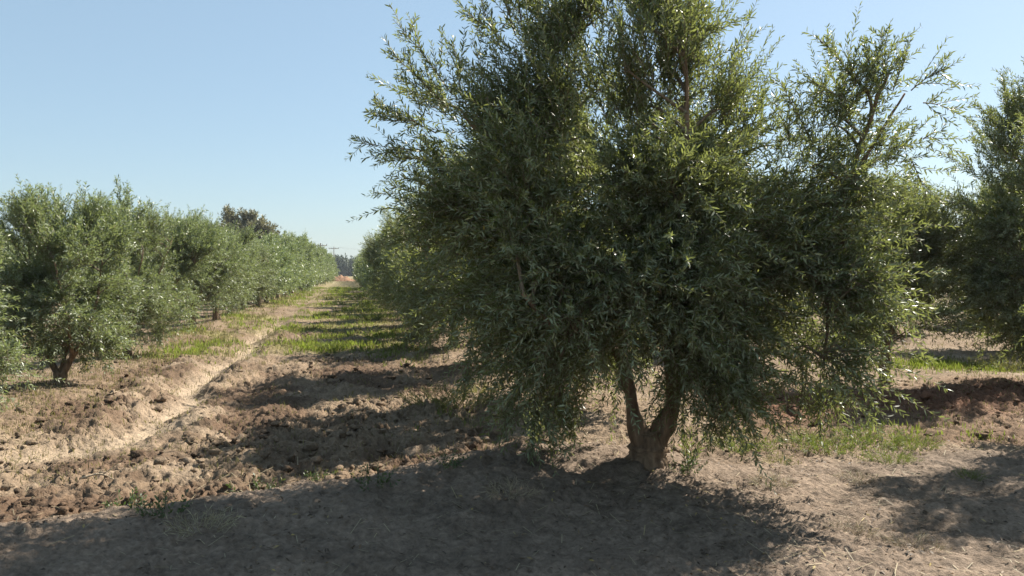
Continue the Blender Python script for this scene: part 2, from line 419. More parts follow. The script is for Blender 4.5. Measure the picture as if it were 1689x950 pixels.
def wood_geo(line, r0, r1, n=16, sides=10, flare=0., seed=0, grow=1.):
    g = Geo(); P = smooth_line(line, n); u = np.linspace(0, 1, n)
    rng = np.random.default_rng(seed)
    r = (r0 + (r1 - r0) * u ** grow) * (1 + rng.normal(size=n) * .05) + flare * np.exp(-u * n * .35)
    tubes(g, P[None], r[None], sides, 0, True)
    v = g.v[0]; v += np.stack([fbm(v[:, 2] * 6 + v[:, 0] * 9, v[:, 1] * 9 + seed, seed + k, 3) for k in range(3)], 1) * r0 * .38
    return g

def rand_lobes(rng, H, R, base, n=9, foot=.72):
    """uneven crown: lobes round a low vase"""
    L = [(0, 0, (H + base) / 2, R * .62, R * .62, (H - base) * .40, .8)]
    for k in range(n):
        a = 2 * math.pi * (k + rng.random() * .7) / n; z = base + (H - base) * (.2 + .52 * rng.random())
        q = R * (.45 + .25 * rng.random()) * (1 - .35 * max(0, (z - base) / (H - base) - .45)) * (foot + (1 - foot) * min(1, (z - base) / (H - base) / .42))
        L.append((q * math.cos(a), q * math.sin(a), z, R * .45, R * .45, (H - base) * (.20 + .13 * rng.random())))
    for k in range(3):
        a = rng.random() * 6.28; q = R * .35 * rng.random()
        L.append((q * math.cos(a), q * math.sin(a), H - (H - base) * .2, R * .38, R * .38, (H - base) * .2))
    return L
def rand_limbs(rng, H, R, th, n=5):
    out = []
    a0 = rng.random() * 6.28
    for k in range(n):
        a = a0 + 2 * math.pi * (k + rng.random() * .5) / n
        q = R * (.45 + .25 * rng.random()); h = H * (.62 + .2 * rng.random())
        c, s = math.cos(a), math.sin(a)
        out.append([(0, 0, th * .7), (c * q * .28, s * q * .28, th + .18 * H), (c * q * .65, s * q * .65, th + .36 * H), (c * q, s * q, h)])
    return out

def variant(seed, H, R, base, th, n_clump, per, llen, lwid, gap, hexa=False, twig=True, leaders=1, mat=None, tr=.085):
    rng = np.random.default_rng(seed)
    lobes = rand_lobes(rng, H, R, base, 9, .5 if base > .4 else 1.0); limbs = rand_limbs(rng, H, R, th)
    ld = []
    for k in range(leaders):
        a = rng.random() * 6.28; q = R * .45 * rng.random(); p = (q * math.cos(a), q * math.sin(a), H * .85)
        ld.append((p, (p[0] * 1.3 + rng.normal() * .15, p[1] * 1.3 + rng.normal() * .15, H * (1.02 + .12 * rng.random())), .05))
    cr = crown_geo(seed + 1, lobes, limbs, H, n_clump, per, llen, lwid, gap, hexa, ld, twig).mesh('crown', [mat or M_LEAF, M_TWIG])
    g = wood_geo([(0, 0, -.08), (.02, .01, th * .5), (0, 0, th * 1.1)], tr, tr * .85, 8, 10, tr * .6, seed)
    for l in limbs:
        w = wood_geo(l, tr * .5, .008, 12, 7, 0, seed, .6)
        g.add(w.v[0], np.zeros((0, 4), int)); b = g.n - len(w.v[0])
        for ll, tt, mm in zip(w.l, w.t, w.m): g.l.append(ll + b); g.t.append(tt); g.m.append(mm)
    tm = g.mesh('trunk', [M_BARK], True)
    return tm, cr

def olive(loc, label, group, meshes, rz=0, sc=1.0, name='olive_tree'):
    r = link(name, None, None, loc, rz, sc); r.empty_display_size = .3
    put(r, label, 'olive tree', group)
    link('trunk', meshes[0], r); link('crown', meshes[1], r)
    return r
def hero(loc, label, group, trunk, limbs_r, crown, rz=0, sc=1.):
    r = link('olive_tree', None, None, loc, rz, sc); put(r, label, 'olive tree', group)
    link('trunk', trunk.mesh('trunk', [M_BARK], True), r)
    for l in limbs_r: link('limb', l.mesh('limb', [M_BARK], True), r)
    link('crown', crown.mesh('crown', [M_LEAF, M_TWIG]), r)
    return r

ROW_R = 'olive trees in the row right of the lane'
ROW_L = 'olive trees in the row left of the lane'
ROW_F = 'olive trees in the rows on the far right'

# --- the big tree in front -------------------------------------------------
def px_lobes(base_px, base_py, dist, lst):
    k = F / dist; out = []
    for (px, py, rx, ry, dep, w) in lst:
        out.append(((px - base_px) / k, dep, (base_py - py) / k, rx / k, None, ry / k, w))
    return [(a, b, c, d, min(.95, max(.5, d * 1.15)), e_, w) for (a, b, c, d, _, e_, w) in out]

ax, ay, az = on_ground(1070, 757)
kA = F / ay
def A(px, py, dep=0.): return ((px - 1070) / kA, dep, (757 - py) / kA)
limbsA = [[A(1066, 745), A(1044, 690, .0), A(1036, 620, .03), A(1000, 555, .1), A(958, 505, .05), A(900, 400, -.1), A(830, 270, -.1), A(770, 190, 0)],
          [A(1078, 745), A(1100, 690, -.02), A(1116, 640, 0), A(1140, 585, .1), A(1165, 480, .3), A(1200, 340, .4), A(1215, 250, .4)],
          [A(1112, 650, 0), A(1102, 600, -.1), A(1092, 520, -.3), A(1100, 380, -.35), A(1120, 220, -.3), A(1110, 80, -.3)],
          [A(1036, 640, .05), A(1040, 560, .4), A(985, 450, .75), A(930, 330, .7), A(905, 200, .5), A(890, 60, .3)],
          [A(1000, 557, .1), A(960, 540, -.4), A(900, 520, -.8), A(860, 480, -1.0)],
          [A(1140, 590, .1), A(1200, 540, .0), A(1250, 500, .0), A(1290, 520, 0)]]
lobesA = px_lobes(1070, 757, ay, [
    (765, 215, 100, 115, .0, .42), (870, 190, 100, 135, -.2, .42), (890, 80, 100, 110, .2, .30), (950, 30, 75, 80, .2, .26),
    (1105, 110, 80, 125, -.2, .34), (1080, 20, 65, 70, -.2, .26), (1150, 230, 90, 110, .1, .5), (1215, 260, 70, 90, .3, .55),
    (790, 350, 100, 110, .1, 1.1), (880, 360, 100, 120, -.4, 1.1), (1060, 360, 95, 120, -.4, 1.1), (1160, 390, 110, 120, 0, 1.2), (1250, 400, 70, 110, .3, 1.),
    (850, 490, 100, 90, .0, 1.1), (960, 480, 110, 100, -.5, 1.2), (1080, 470, 100, 100, -.5, 1.1), (1190, 490, 75, 85, 0, 1.),
    (880, 580, 65, 75, -.3, .6), (960, 600, 60, 60, .3, .7), (1080, 510, 80, 50, -.35, .6), (1170, 590, 60, 80, -.1, .9), (1185, 630, 35, 50, -.1, .5), (1000, 540, 60, 60, .3, .5), (1225, 440, 55, 80, -.2, .7), (1000, 440, 110, 100, -.3, .9), (960, 330, 60, 100, -.1, .5), (1010, 240, 60, 110, .1, .7), (1005, 110, 60, 90, .1, .25), (1030, 150, 55, 90, -.2, .25), (930, 160, 80, 100, 0, .35), (1200, 190, 60, 70, .1, .6), (880, 640, 45, 60, -.3, .4), (920, 590, 40, 50, .2, .3), (720, 330, 60, 80, .1, .6)])
leadA = [(A(740, 150), A(652, 40, -.1), .0), (A(740, 180), A(645, 95, -.2), .02), (A(720, 220), A(605, 165, .1), .03), (A(720, 250), A(582, 238, -.1), .05),
         (A(740, 260), A(620, 262, .2), -.12), (A(760, 150), A(745, 55, .1), .1), (A(830, 90), A(792, 10, 0), .1), (A(850, 60), A(820, -40, 0), .1),
         (A(900, 60, .2), A(880, -70, .2), .05), (A(950, 40, .2), A(985, -60, .2), .05), (A(1000, 120, .2), A(1015, 10, .2), .1),
         (A(1090, 60, -.2), A(1060, -50, -.2), .1), (A(1110, 50, -.2), A(1120, -60, -.2), .1), (A(1110, 60, -.2), A(1158, 22, -.1), -.2), (A(1120, 80, -.2), A(1165, 60, -.2), -.3),
         (A(1180, 180), A(1185, 85), .1), (A(1200, 200, .2), A(1222, 120, .2), .1), (A(1240, 250, .3), A(1280, 135, .3), .1), (A(1220, 260, .2), A(1245, 170, .2), .1),
         (A(880, 640, -.3), A(878, 735, -.35), -.05), (A(860, 600, -.3), A(850, 690, -.4), -.1), (A(1175, 640, -.3), A(1150, 712, -.4), -.1), (A(930, 640, 0), A(925, 700, 0), -.1)]
lobesA += px_lobes(1070, 757, ay, [
    (1435, 180, 80, 75, 0, .26), (1515, 190, 45, 60, .1, .28), (1375, 190, 55, 60, .2, .2), (1495, 270, 45, 60, 0, .35), (1325, 270, 70, 70, .1, .3), (1395, 330, 70, 80, .0, .36),
    (1300, 370, 75, 90, .1, .6), (1430, 360, 75, 60, -.1, .34), (1340, 450, 85, 75, -.2, .65), (1270, 450, 55, 70, .2, .3), (1360, 460, 45, 45, -.2, .4),
    (1335, 580, 30, 60, -.3, .6), (1330, 510, 40, 55, .0, .5)])
leadA += [(A(900, 630, -.3), A(905, 742, -.35), -.05), (A(850, 620, -.2), A(835, 715, -.3), -.1), (A(920, 620, -.1), A(930, 720, -.1), -.1), (A(1160, 600, -.2), A(1168, 715, -.3), -.05), (A(1180, 600, -.1), A(1195, 690, -.1), -.1),
          (A(780, 560, -.1), A(760, 650, -.2), -.1), (A(1430, 160), A(1345, 62), .02), (A(1450, 150), A(1420, 80), .1), (A(1455, 140), A(1450, 52), .08), (A(1470, 150), A(1492, 95), .1), (A(1500, 150), A(1558, 112), -.1),
          (A(1520, 170), A(1570, 182), -.25), (A(1400, 170), A(1320, 130), .0), (A(1520, 230), A(1555, 215), -.2), (A(1340, 240), A(1275, 120), .1), (A(1300, 240), A(1300, 170), .1),
          (A(1330, 610, -.3), A(1326, 692, -.35), -.05), (A(1350, 600, -.3), A(1345, 675, -.35), -.1), (A(1310, 600, -.2), A(1300, 665, -.3), -.1), (A(1500, 260), A(1530, 330), -.3),
          (A(820, 60), A(770, 25), .05), (A(980, 40, .1), A(950, -60, .1), .1), (A(1060, 40, -.1), A(1030, -40, -.1), .1), (A(860, 40, .1), A(850, -70, .1), .1), (A(1150, 120, 0), A(1150, -10, 0), .1), (A(690, 200, 0), A(625, 200, 0), -.05)]
limbsA += [[A(1140, 588, .1), A(1225, 500, .1), A(1330, 420, .05), A(1395, 315, 0), A(1425, 220, 0), A(1462, 120, 0)],
           [A(1405, 290, 0), A(1450, 225, .05), A(1500, 150, .1)],
           [A(1225, 500, .1), A(1290, 450, -.1), A(1340, 480, -.25), A(1335, 600, -.3)],
           [A(1330, 420, .05), A(1400, 400, -.1), A(1460, 420, -.1)]]
trunkA = wood_geo([A(1066, 775), A(1070, 752), A(1072, 730), A(1074, 712)], .135, .125, 16, 20, .085, 3)
limbA = [wood_geo(limbsA[0], .076, .012, 26, 12, .03, 4, .6), wood_geo(limbsA[1], .086, .012, 24, 12, .03, 5, .6), wood_geo(limbsA[2], .07, .009, 20, 10, 0, 6, .6),
         wood_geo(limbsA[3], .055, .009, 20, 10, 0, 7, .6), wood_geo(limbsA[4], .045, .010, 14, 8, 0, 8), wood_geo(limbsA[5], .045, .010, 14, 8, 0, 9)]
limbA += [wood_geo(limbsA[6], .06, .010, 26, 9, 0, 14, .7), wood_geo(limbsA[7], .018, .007, 10, 7, 0, 15), wood_geo(limbsA[8], .030, .008, 14, 7, 0, 16), wood_geo(limbsA[9], .022, .008, 10, 7, 0, 17)]
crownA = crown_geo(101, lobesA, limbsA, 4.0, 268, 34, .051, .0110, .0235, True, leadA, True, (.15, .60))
hero((ax, ay, az), 'big dark olive tree in front with a V forked trunk, the widest and nearest one', ROW_R, trunkA, limbA, crownA)

# --- the tree with a straight bare trunk on the right, and the one at the right edge
bx, by, bz = on_ground(1461, 632)
kB = F / by
def B(px, py, dep=0.): return ((px - 1461) / kB, dep, (632 - py) / kB)
limbsB = [[B(1461, 580), B(1480, 520), B(1520, 450), B(1530, 360)], [B(1461, 580), B(1440, 510, .2), B(1410, 400, .3)], [B(1463, 575), B(1470, 500, -.3), B(1490, 400, -.4)]]
lobesB = px_lobes(1461, 632, by, [(1490, 420, 70, 90, 0, 1.), (1530, 430, 45, 70, -.2, 1.), (1430, 420, 70, 90, .2, 1.), (1500, 500, 70, 50, -.3, 1.), (1440, 520, 60, 45, 0, 1), (1480, 350, 60, 40, 0, .9), (1540, 480, 35, 45, 0, .7)])
crownB = crown_geo(303, lobesB, limbsB, 2.8, 84, 28, .066, .016, .028, False, [(B(1540, 430), B(1580, 440), -.1), (B(1540, 380), B(1560, 330), .1)])
hero((bx, by, bz), 'olive tree on the right with a short straight bare trunk', ROW_F, wood_geo([B(1462, 645), B(1460, 610), B(1461, 565)], .075, .07, 8, 10, .03, 23),
     [wood_geo(l, .045, .012, 14, 8, 0, 24 + i) for i, l in enumerate(limbsB)], crownB)

cx_, cy_ = 8.1, 12.0
cz_ = gz(cx_, cy_)
kC = F / cy_
cpx = 844.5 + cx_ * kC; cpy = HZ + (CAM_H - cz_) * kC
def Cc(px, py, dep=0.): return ((px - cpx) / kC, dep, (cpy - py) / kC)
limbsC = [[Cc(cpx, cpy - 50), Cc(1790, 500), Cc(1740, 380), Cc(1700, 220)], [Cc(cpx, cpy - 50), Cc(1850, 480, .2), Cc(1880, 330, .3)], [Cc(cpx, cpy - 55), Cc(1760, 520, -.3), Cc(1660, 450, -.4)]]
lobesC = px_lobes(cpx, cpy, cy_, [(1700, 230, 75, 90, 0, 1.), (1640, 330, 70, 90, 0, 1.), (1760, 320, 110, 120, .1, 1.), (1690, 420, 110, 100, -.2, 1.1), (1610, 440, 50, 90, 0, .9), (1640, 520, 70, 60, -.1, 1.1),
                              (1780, 480, 110, 90, 0, 1), (1860, 380, 80, 130, 0, 1.), (1720, 540, 80, 45, -.2, 1.)])
crownC = crown_geo(404, lobesC, limbsC, 4.2, 130, 28, .066, .016, .028, False, [(Cc(1650, 220), Cc(1600, 165), .0), (Cc(1660, 200), Cc(1648, 115), .1), (Cc(1690, 180), Cc(1690, 95), .1), (Cc(1620, 300), Cc(1550, 250), .05), (Cc(1600, 340), Cc(1545, 330), -.05)])
hero((cx_, cy_, cz_), 'tall olive tree cut off by the right edge of the photo', ROW_F, wood_geo([(0, 0, -.1), (0, .02, .25), (0, 0, .5)], .09, .08, 8, 10, .03, 33),
     [wood_geo(l, .055, .012, 14, 8, 0, 34 + i) for i, l in enumerate(limbsC)], crownC)

# --- rows built from a few grown trees --------------------------------------
rngP = np.random.default_rng(7)
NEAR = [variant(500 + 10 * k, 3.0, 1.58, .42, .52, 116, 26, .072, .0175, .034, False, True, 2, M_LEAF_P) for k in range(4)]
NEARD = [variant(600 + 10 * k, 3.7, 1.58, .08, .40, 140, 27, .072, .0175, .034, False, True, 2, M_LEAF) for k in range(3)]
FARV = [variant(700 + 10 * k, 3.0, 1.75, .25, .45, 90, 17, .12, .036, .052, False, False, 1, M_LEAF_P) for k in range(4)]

def left_x(y): return -4.28 - SL * y
# two nearest of the left row
x0 = -5.78; y0 = 8.1
olive((x0, y0, gz(x0, y0)), 'low leafy olive tree cut off by the left edge of the photo', ROW_L, NEAR[2], 1.0, (.76, .76, .76))
lx, ly, lz = on_ground(97, 634)
rng = np.random.default_rng(71)
limbsL = [[(0, 0, .12), (.18, -.02, .42), (.42, 0, .85), (.55, .1, 1.6), (.6, .1, 2.2)], [(0, 0, .12), (-.14, .02, .42), (-.3, .1, .9), (-.5, .2, 1.6), (-.55, .2, 2.3)],
          [(0, 0, .14), (.03, .1, .5), (0, .4, 1.1), (-.1, .6, 1.9)], [(.2, -.02, .45), (.3, -.3, .9), (.35, -.6, 1.5), (.3, -.7, 2.0)]]
lobesL = rand_lobes(np.random.default_rng(72), 2.9, 1.32, .40, 9)
crownL = crown_geo(73, lobesL, limbsL, 3.0, 122, 28, .068, .016, .030, False, [((-.5, 0, 2.6), (-.95, 0, 3.0), .0), ((-.2, 0, 2.7), (-.25, 0, 3.12), .1), ((-.7, 0, 2.3), (-1.15, -.1, 2.85), .05), ((.4, 0, 2.6), (.55, 0, 2.95), .1)])
lt = link('olive_tree', None, None, (lx, ly, lz), 0, (.95, .95, .88)); put(lt, 'grey green olive tree with a V shaped dark trunk left of the lane', 'olive tree', ROW_L)
link('trunk', wood_geo([(0, 0, -.1), (0, 0, .08), (.01, 0, .24)], .095, .085, 8, 12, .03, 43).mesh('trunk', [M_BARK], True), lt)
for i, l in enumerate(limbsL): link('limb', wood_geo(l,   .062 if i < 2 else .035, .009, 16, 9, .01, 44 + i, .5).mesh('limb', [M_BARK], True), lt)
link('crown', crownL.mesh('crown', [M_LEAF_P, M_TWIG]), lt)

ORD = ['first', 'second', 'third', 'fourth', 'fifth', 'sixth', 'seventh', 'eighth', 'ninth', 'tenth', 'eleventh', 'twelfth']
LEFT_LAB = {2: 'olive tree with tall feathery shoots behind the V trunked tree left of the lane', 3: 'olive tree with a single short bare trunk beside the grassy lane', 4: 'rounded olive tree just beyond the single short trunk one'}
y = ly; k = 1
while y < 150:
    y += 3.9; k += 1
    x = left_x(y) + rngP.normal() * .1; yy = y + rngP.normal() * .2
    hs = float(np.interp(y, [12, 22, 68, 120], [.90, .93, 1.36, 1.5])) * (1 + rngP.normal() * .045)
    wsx = (.84 if k == 2 else 1) * float(np.interp(y, [12, 22, 68], [.95, .98, 1.12]))
    lab = LEFT_LAB.get(k) or ('olive tree, %s from the front in the row left of the lane' % ORD[k] if k < 11 else 'distant olive tree merging into the far left row')
    ms = NEAR[k % 4] if y < 36 else FARV[k % 4]
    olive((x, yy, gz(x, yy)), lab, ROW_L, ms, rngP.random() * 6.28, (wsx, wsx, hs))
    if k == 2:
        sh = crown_geo(81, [(0, 0, .1, .1, .1, .1)], [[(0, 0, 0), (0, 0, .2)]], 1.0, 2, 3, .075, .019, .034, False,
                       [((0, 0, -.3), (-.24, 0, .85), .05), ((0, 0, -.2), (-.02, .1, .75), .05), ((.1, 0, -.2), (.58, 0, .30), .05), ((0, 0, -.1), (.12, -.1, .5), .05), ((.1, 0, -.2), (.4, .1, .15), .1)])
        t2 = [o for o in COL.objects if o.get('label') == lab][0]
        link('leading_shoot', sh.mesh('leading_shoot', [M_LEAF_P, M_TWIG]), t2, (0, 0, 2.85), -t2.rotation_euler.z)
        t2.location.x += .12
# a second row further left
y = 17.; k = 0
while y < 62:
    x = -11.0 - SL * y + rngP.normal() * .15
    olive((x, y, gz(x, y)), 'olive tree showing only its top behind the left row', 'olive trees behind the left row', NEAR[k % 4] if y < 30 else FARV[k % 4], rngP.random() * 6.28, (1., 1., .98))
    y += 4.; k += 1
# the row right of the lane, behind the big tree
RIGHT_LAB = {1: 'dark olive tree standing directly behind the big front tree', 2: 'shaded olive tree with weeds at its foot right of the lane', 3: 'olive tree with sunlit left side, right of the lane'}
y = ay; k = 0
while y < 150:
    y += 3.9; k += 1
    x = ax + SL * ay - SL * y + rngP.normal() * .1 + (.15 if k < 3 else 0)
    hs = float(np.interp(y, [11, 20, 60, 120], [.98, .95, 1.0, 1.2])) * (1 + rngP.normal() * .05)
    lab = RIGHT_LAB.get(k) or ('olive tree, %s from the front in the row right of the lane' % ORD[k] if k < 7 else 'distant olive tree merging into the far right row')
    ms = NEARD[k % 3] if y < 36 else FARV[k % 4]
    hh = hs if y < 36 else hs * 1.15
    olive((x, y, gz(x, y)), lab, ROW_R, ms, rngP.random() * 6.28, (1., 1., hh))
# further rows to the right
E = (6.15, 7.9)
olive((*E, gz(*E)), 'olive tree just beyond the right edge, its shade lying in the corner', ROW_F, NEARD[0], 2.0, (.8, .8, 1.0))
FL = ['olive tree half hidden behind the straight trunked one', 'olive tree seen through the gap right of the big front tree', 'olive tree behind the crowns on the right']
i = 0
for (lx_, ys) in ((8.2, (17.2, 21.2, 25.1, 29.)), (13.9, (13.8, 17.8, 21.8, 25.8, 30.)), (19.6, (22., 26., 30.))):
    for yy in ys:
        x = lx_ - SL * yy + rngP.normal() * .12
        olive((x, yy, gz(x, yy)), FL[0] if (lx_ == 8.2 and yy < 18) else FL[1] if (lx_ == 8.2 and yy < 22) else FL[2], ROW_F, NEARD[i % 3], rngP.random() * 6.28, (1., 1., 1. + rngP.normal() * .05)); i += 1

# --- suckers at the foot of the big tree
def sucker(px, py, h, label, seed, n=5):
    x, y, z = on_ground(px, py); rng = np.random.default_rng(seed); g = Geo()
    a = rng.random(n) * 6.28
    d = nrm(np.stack([np.cos(a) * .25, np.sin(a) * .25, np.ones(n)], 1))
    L = h * (.55 + .45 * rng.random(n)); L[0] = h
    shoots_geo(g, rng, rng.normal(size=(n, 3)) * .015 * np.array([1, 1, 0]), d, L, rng.normal(size=(n, 3)) * .04, .062, .0145, .03, True, .004, 6)
    put(link('olive_sucker', g.mesh('olive_sucker', [M_LEAF, M_TWIG]), None, (x, y, z - .01)), label, 'olive sucker', 'olive suckers by the big tree')
sucker(1140, 772, .36, 'dark upright olive sucker right of the forked trunk', 1, 6)
sucker(880, 760, .62, 'thin stemmed olive sucker at the crest left of the forked trunk', 2, 7)

# ------------------------------------------------------------------ weeds that can be told apart
def weed_mesh(name, seed, n, h, spread, llen, lwid, gap, mats, out=.6):
    rng = np.random.default_rng(seed); g = Geo()
    a = rng.random(n) * 6.28; q = spread * rng.random(n) ** .6
    b = np.stack([np.cos(a) * q, np.sin(a) * q, 0 * q], 1)
    d = nrm(np.stack([np.cos(a) * out * q / spread, np.sin(a) * out * q / spread, np.ones(n)], 1) + rng.normal(size=(n, 3)) * .22)
    L = h * (.45 + .55 * rng.random(n)) * (1 - .35 * q / spread)
    shoots_geo(g, rng, b, d, L, np.stack([np.cos(a) * .08, np.sin(a) * .08, -.06 + 0 * a], 1) * L[:, None] * 3, llen, lwid, gap, False, .0022, 4)
    return g.mesh(name, mats)
W_F = [weed_mesh('weed', 900 + k, 60, .42, .34, .045, .008, .020, [M_WEED, M_WEED_Y]) for k in range(2)]
W_Y = [weed_mesh('weed', 910 + k, 70, .40, .36, .045, .007, .022, [M_WEED_Y, M_WEED_Y]) for k in range(2)]
W_D = [weed_mesh('weed', 920 + k, 16, .26, .12, .032, .014, .026, [M_WEED_D, M_TWIG]) for k in range(2)]
W_S = [weed_mesh('weed', 930 + k, 34, .16, .16, .06, .004, .04, [M_STRAW, M_STRAW], 1.4) for k in range(2)]
weeds = [  # px, py of the foot, mesh, scale, label
    (742, 668, W_Y[0], 1.25, 'yellow green bushy weed under the left side of the big tree'),
    (790, 655, W_Y[1], .6, 'small yellow weed beside the bushy one under the big tree'),
    (695, 592, W_Y[1], 1.0, 'yellow weed at the foot of the right row beside the rutted lane'),
    (548, 582, W_F[0], .85, 'single bright green weed standing between two shadows in the lane'),
    (618, 530, W_F[1], 1.6, 'tall green weed against the right row far down the lane'),
    (415, 822, W_D[0], 1.25, 'dark leafy weed on the shadow edge in the lower left'),
    (462, 812, W_D[1], .8, 'small dark weed just right of the dark leafy one'),
    (265, 850, W_D[1], 1.0, 'green weed on the shadow edge near the left corner'),
    (203, 848, W_D[0], .95, 'sparse twiggy weed left of the green one on the shadow edge'),
    (620, 800, W_D[1], .9, 'low green weed on the crest left of centre'),
    (1225, 745, W_F[0], .8, 'light green weed right of the forked trunk'),
    (1380, 745, W_F[1], .85, 'pale green weed under the hanging branch on the right'),
    (1440, 738, W_F[0], .8, 'broad green weed in the middle of the weedy patch on the right'),
    (1505, 742, W_F[1], .65, 'green weed on the right end of the weedy patch by the shade'),
    (1330, 735, W_F[1], .6, 'pale green weed at the left end of the weedy patch on the right'),
    (1285, 765, W_Y[0], .4, 'small yellowish weed on the bare soil left of the weedy patch'),
    (1470, 762, W_F[1], .5, 'low green weed in front of the broad one in the weedy patch'),
    (1605, 788, W_F[0], .30, 'tiny green weed in the dappled shade near the right edge'),
    (1670, 612, W_Y[0], 1.3, 'tall yellow weed under the olive tree at the right edge'),
    (1128, 782, W_D[0], .9, 'dark weed beside the upright sucker at the forked trunk'),
    (735, 790, W_D[0], .8, 'dark creeping weed on the crest under the big tree'),
    (530, 808, W_D[1], .7, 'low dark weed halfway along the shadow edge'),
    (1405, 880, W_S[0], .8, 'dead straw coloured weed tuft on the sunlit ground at lower right'),
    (1272, 800, W_S[1], .8, 'dead weed tuft at the right end of the big shadow'),
    (1515, 905, W_S[1], .8, 'small dead tuft near the bottom right corner'),
    (1420, 792, W_S[0], .8, 'dead tuft between the weedy patch and the bare ground on the right'),
    (330, 875, W_S[0], 1.0, 'dead tuft in the shade at the lower left'),
    (840, 815, W_S[1], .9, 'dead tuft in the shade below the big tree')]
for i, (px, py, me, sc, lab) in enumerate(weeds):
    x, y, z = on_ground(px, py)
    put(link('weed', me, None, (x, y, z - .01), i * 1.7, sc), lab, 'weed', 'weeds along the lane and the crest')

# ------------------------------------------------------------------ grass, clods, straw: uncountable
def blades(name, seed, n, yr, mat, hgt, wid, wfun, far=.0):
    rng = np.random.default_rng(seed)
    yy = yr[0] * (yr[1] / yr[0]) ** rng.random(n); xx = (rng.random(n) * 2 - 1) * np.minimum(yy * .75 + 1, 26)
    w = wfun(xx, yy); keep = rng.random(n) < w
    xx, yy = xx[keep], yy[keep]; m = len(xx)
    # tufts
    rep = 5; xx = np.repeat(xx, rep) + rng.normal(size=m * rep) * .05; yy = np.repeat(yy, rep) + rng.normal(size=m * rep) * .05; m *= rep
    z = height(xx, yy)
    sc = (.4 + .9 * rng.random(m)) * np.interp(yy, [8, 13, 17], [.55, .7, 1.]) * (1 + far * np.clip((yy - 12) / 40, 0, 1.5))
    h = hgt * sc; wd = wid * (1 + far * 2 * np.clip((yy - 10) / 40, 0, 2))
    a = rng.random(m) * 6.28; lean = .5 * rng.random(m)
    side = np.stack([np.cos(a), np.sin(a), 0 * a], 1); fw = np.stack([-np.sin(a), np.cos(a), 0 * a], 1)
    b = np.stack([xx, yy, z - .01], 1)
    t = b + fw * (h * lean)[:, None] + np.array([0, 0, 1.]) * (h * (1 - .3 * lean))[:, None]
    mid = b + fw * (h * lean * .3)[:, None] + np.array([0, 0, 1.]) * (h * .55)[:, None]
    s = side * (np.ones(m) * wd)[:, None] * .5
    V = np.stack([b - s, b + s, mid + s * .8, t, mid - s * .8], 1)
    g = Geo(); g.add(V.reshape(-1, 3), np.arange(m * 5).reshape(-1, 5), 0, np.repeat(rng.random(m), 5))
    put(link(name, g.mesh(name, [mat])), kind='stuff')
blades('green_grass', 31, 240000, (7, 85), M_GRASS, .13, .010, lambda x, y: grass_w(x, y) * sstep(-.3, .35, fbm(x * .8, y * .5, 141, 3)), .35)
blades('dry_grass', 32, 130000, (6.6, 85), M_GRASS_Y, .10, .007, lambda x, y: np.clip(grass_w(x, y) * .6 + .05 * zones(x, y)[2] + .25 * gs(lat(x, y) + 3.9, .9) * zones(x, y)[2], 0, 1), .35)

def ico():
    t = (1 + 5 ** .5) / 2
    v = [(-1, t, 0), (1, t, 0), (-1, -t, 0), (1, -t, 0), (0, -1, t), (0, 1, t), (0, -1, -t), (0, 1, -t), (t, 0, -1), (t, 0, 1), (-t, 0, -1), (-t, 0, 1)]
    f = [(0, 11, 5), (0, 5, 1), (0, 1, 7), (0, 7, 10), (0, 10, 11), (1, 5, 9), (5, 11, 4), (11, 10, 2), (10, 7, 6), (7, 1, 8), (3, 9, 4), (3, 4, 2), (3, 2, 6), (3, 6, 8), (3, 8, 9), (4, 9, 5), (2, 4, 11), (6, 2, 10), (8, 6, 7), (9, 8, 1)]
    v = [np.array(p, float) for p in v]; nf = []; cache = {}
    def m(a, b):
        k = (min(a, b), max(a, b))
        if k not in cache: v.append((v[a] + v[b]) / 2); cache[k] = len(v) - 1
        return cache[k]
    for a, b, c in f:
        x, y, z = m(a, b), m(b, c), m(c, a); nf += [(a, x, z), (b, y, x), (c, z, y), (x, y, z)]
    return nrm(np.array(v)), np.array(nf)
def clods(seed, n):
    rng = np.random.default_rng(seed)
    yy = 4.4 * (26 / 4.4) ** rng.random(n); xx = (rng.random(n) * 2 - 1) * (yy * .72 + .5)
    t, dy, behind, tr, tilled, red = zones(xx, yy)
    patch = sstep(-.2, .4, fbm(xx * 1.1, yy * 1.1, 171, 3))
    keep = rng.random(n) < (tilled * (.1 + .9 * patch) + red * .6 + .04 * behind) * (1 - .85 * tr)
    xx, yy = xx[keep], yy[keep]; m = len(xx)
    sz = .008 + .042 * rng.random(m) ** 4; sz = np.where(zones(xx, yy)[2] < .5, sz * .5, sz)
    V0, F0 = ico()
    q = rng.normal(size=(m, 1, 3)) * 3
    P = np.broadcast_to(V0[None], (m, len(V0), 3))
    dsp = 1 + .34 * np.sin(P[..., 0] * 3.1 + q[..., 0]) * np.sin(P[..., 1] * 2.7 + q[..., 1]) + .2 * np.sin(P[..., 2] * 5 + q[..., 2]) + rng.normal(size=(m, len(V0))) * .17
    sq = np.stack([.8 + .5 * rng.random(m), .8 + .5 * rng.random(m), .55 + .35 * rng.random(m)], 1)[:, None]
    V = P * dsp[..., None] * sz[:, None, None] * sq
    z = height(xx, yy) + sz * .25
    V = V + np.stack([xx, yy, z], 1)[:, None]
    Ff = (F0[None] + (np.arange(m) * len(V0))[:, None, None]).reshape(-1, 3)
    c = colour(xx, yy, z) * (.75 + .35 * rng.random(m))[:, None]
    me = new_mesh('soil_clods', V.reshape(-1, 3), Ff.ravel(), np.full(len(Ff), 3), [M_SOIL], None, False, {'tint': np.repeat(c, len(V0), 0)})
    put(link('soil_clods', me), kind='stuff')
clods(55, 22000)

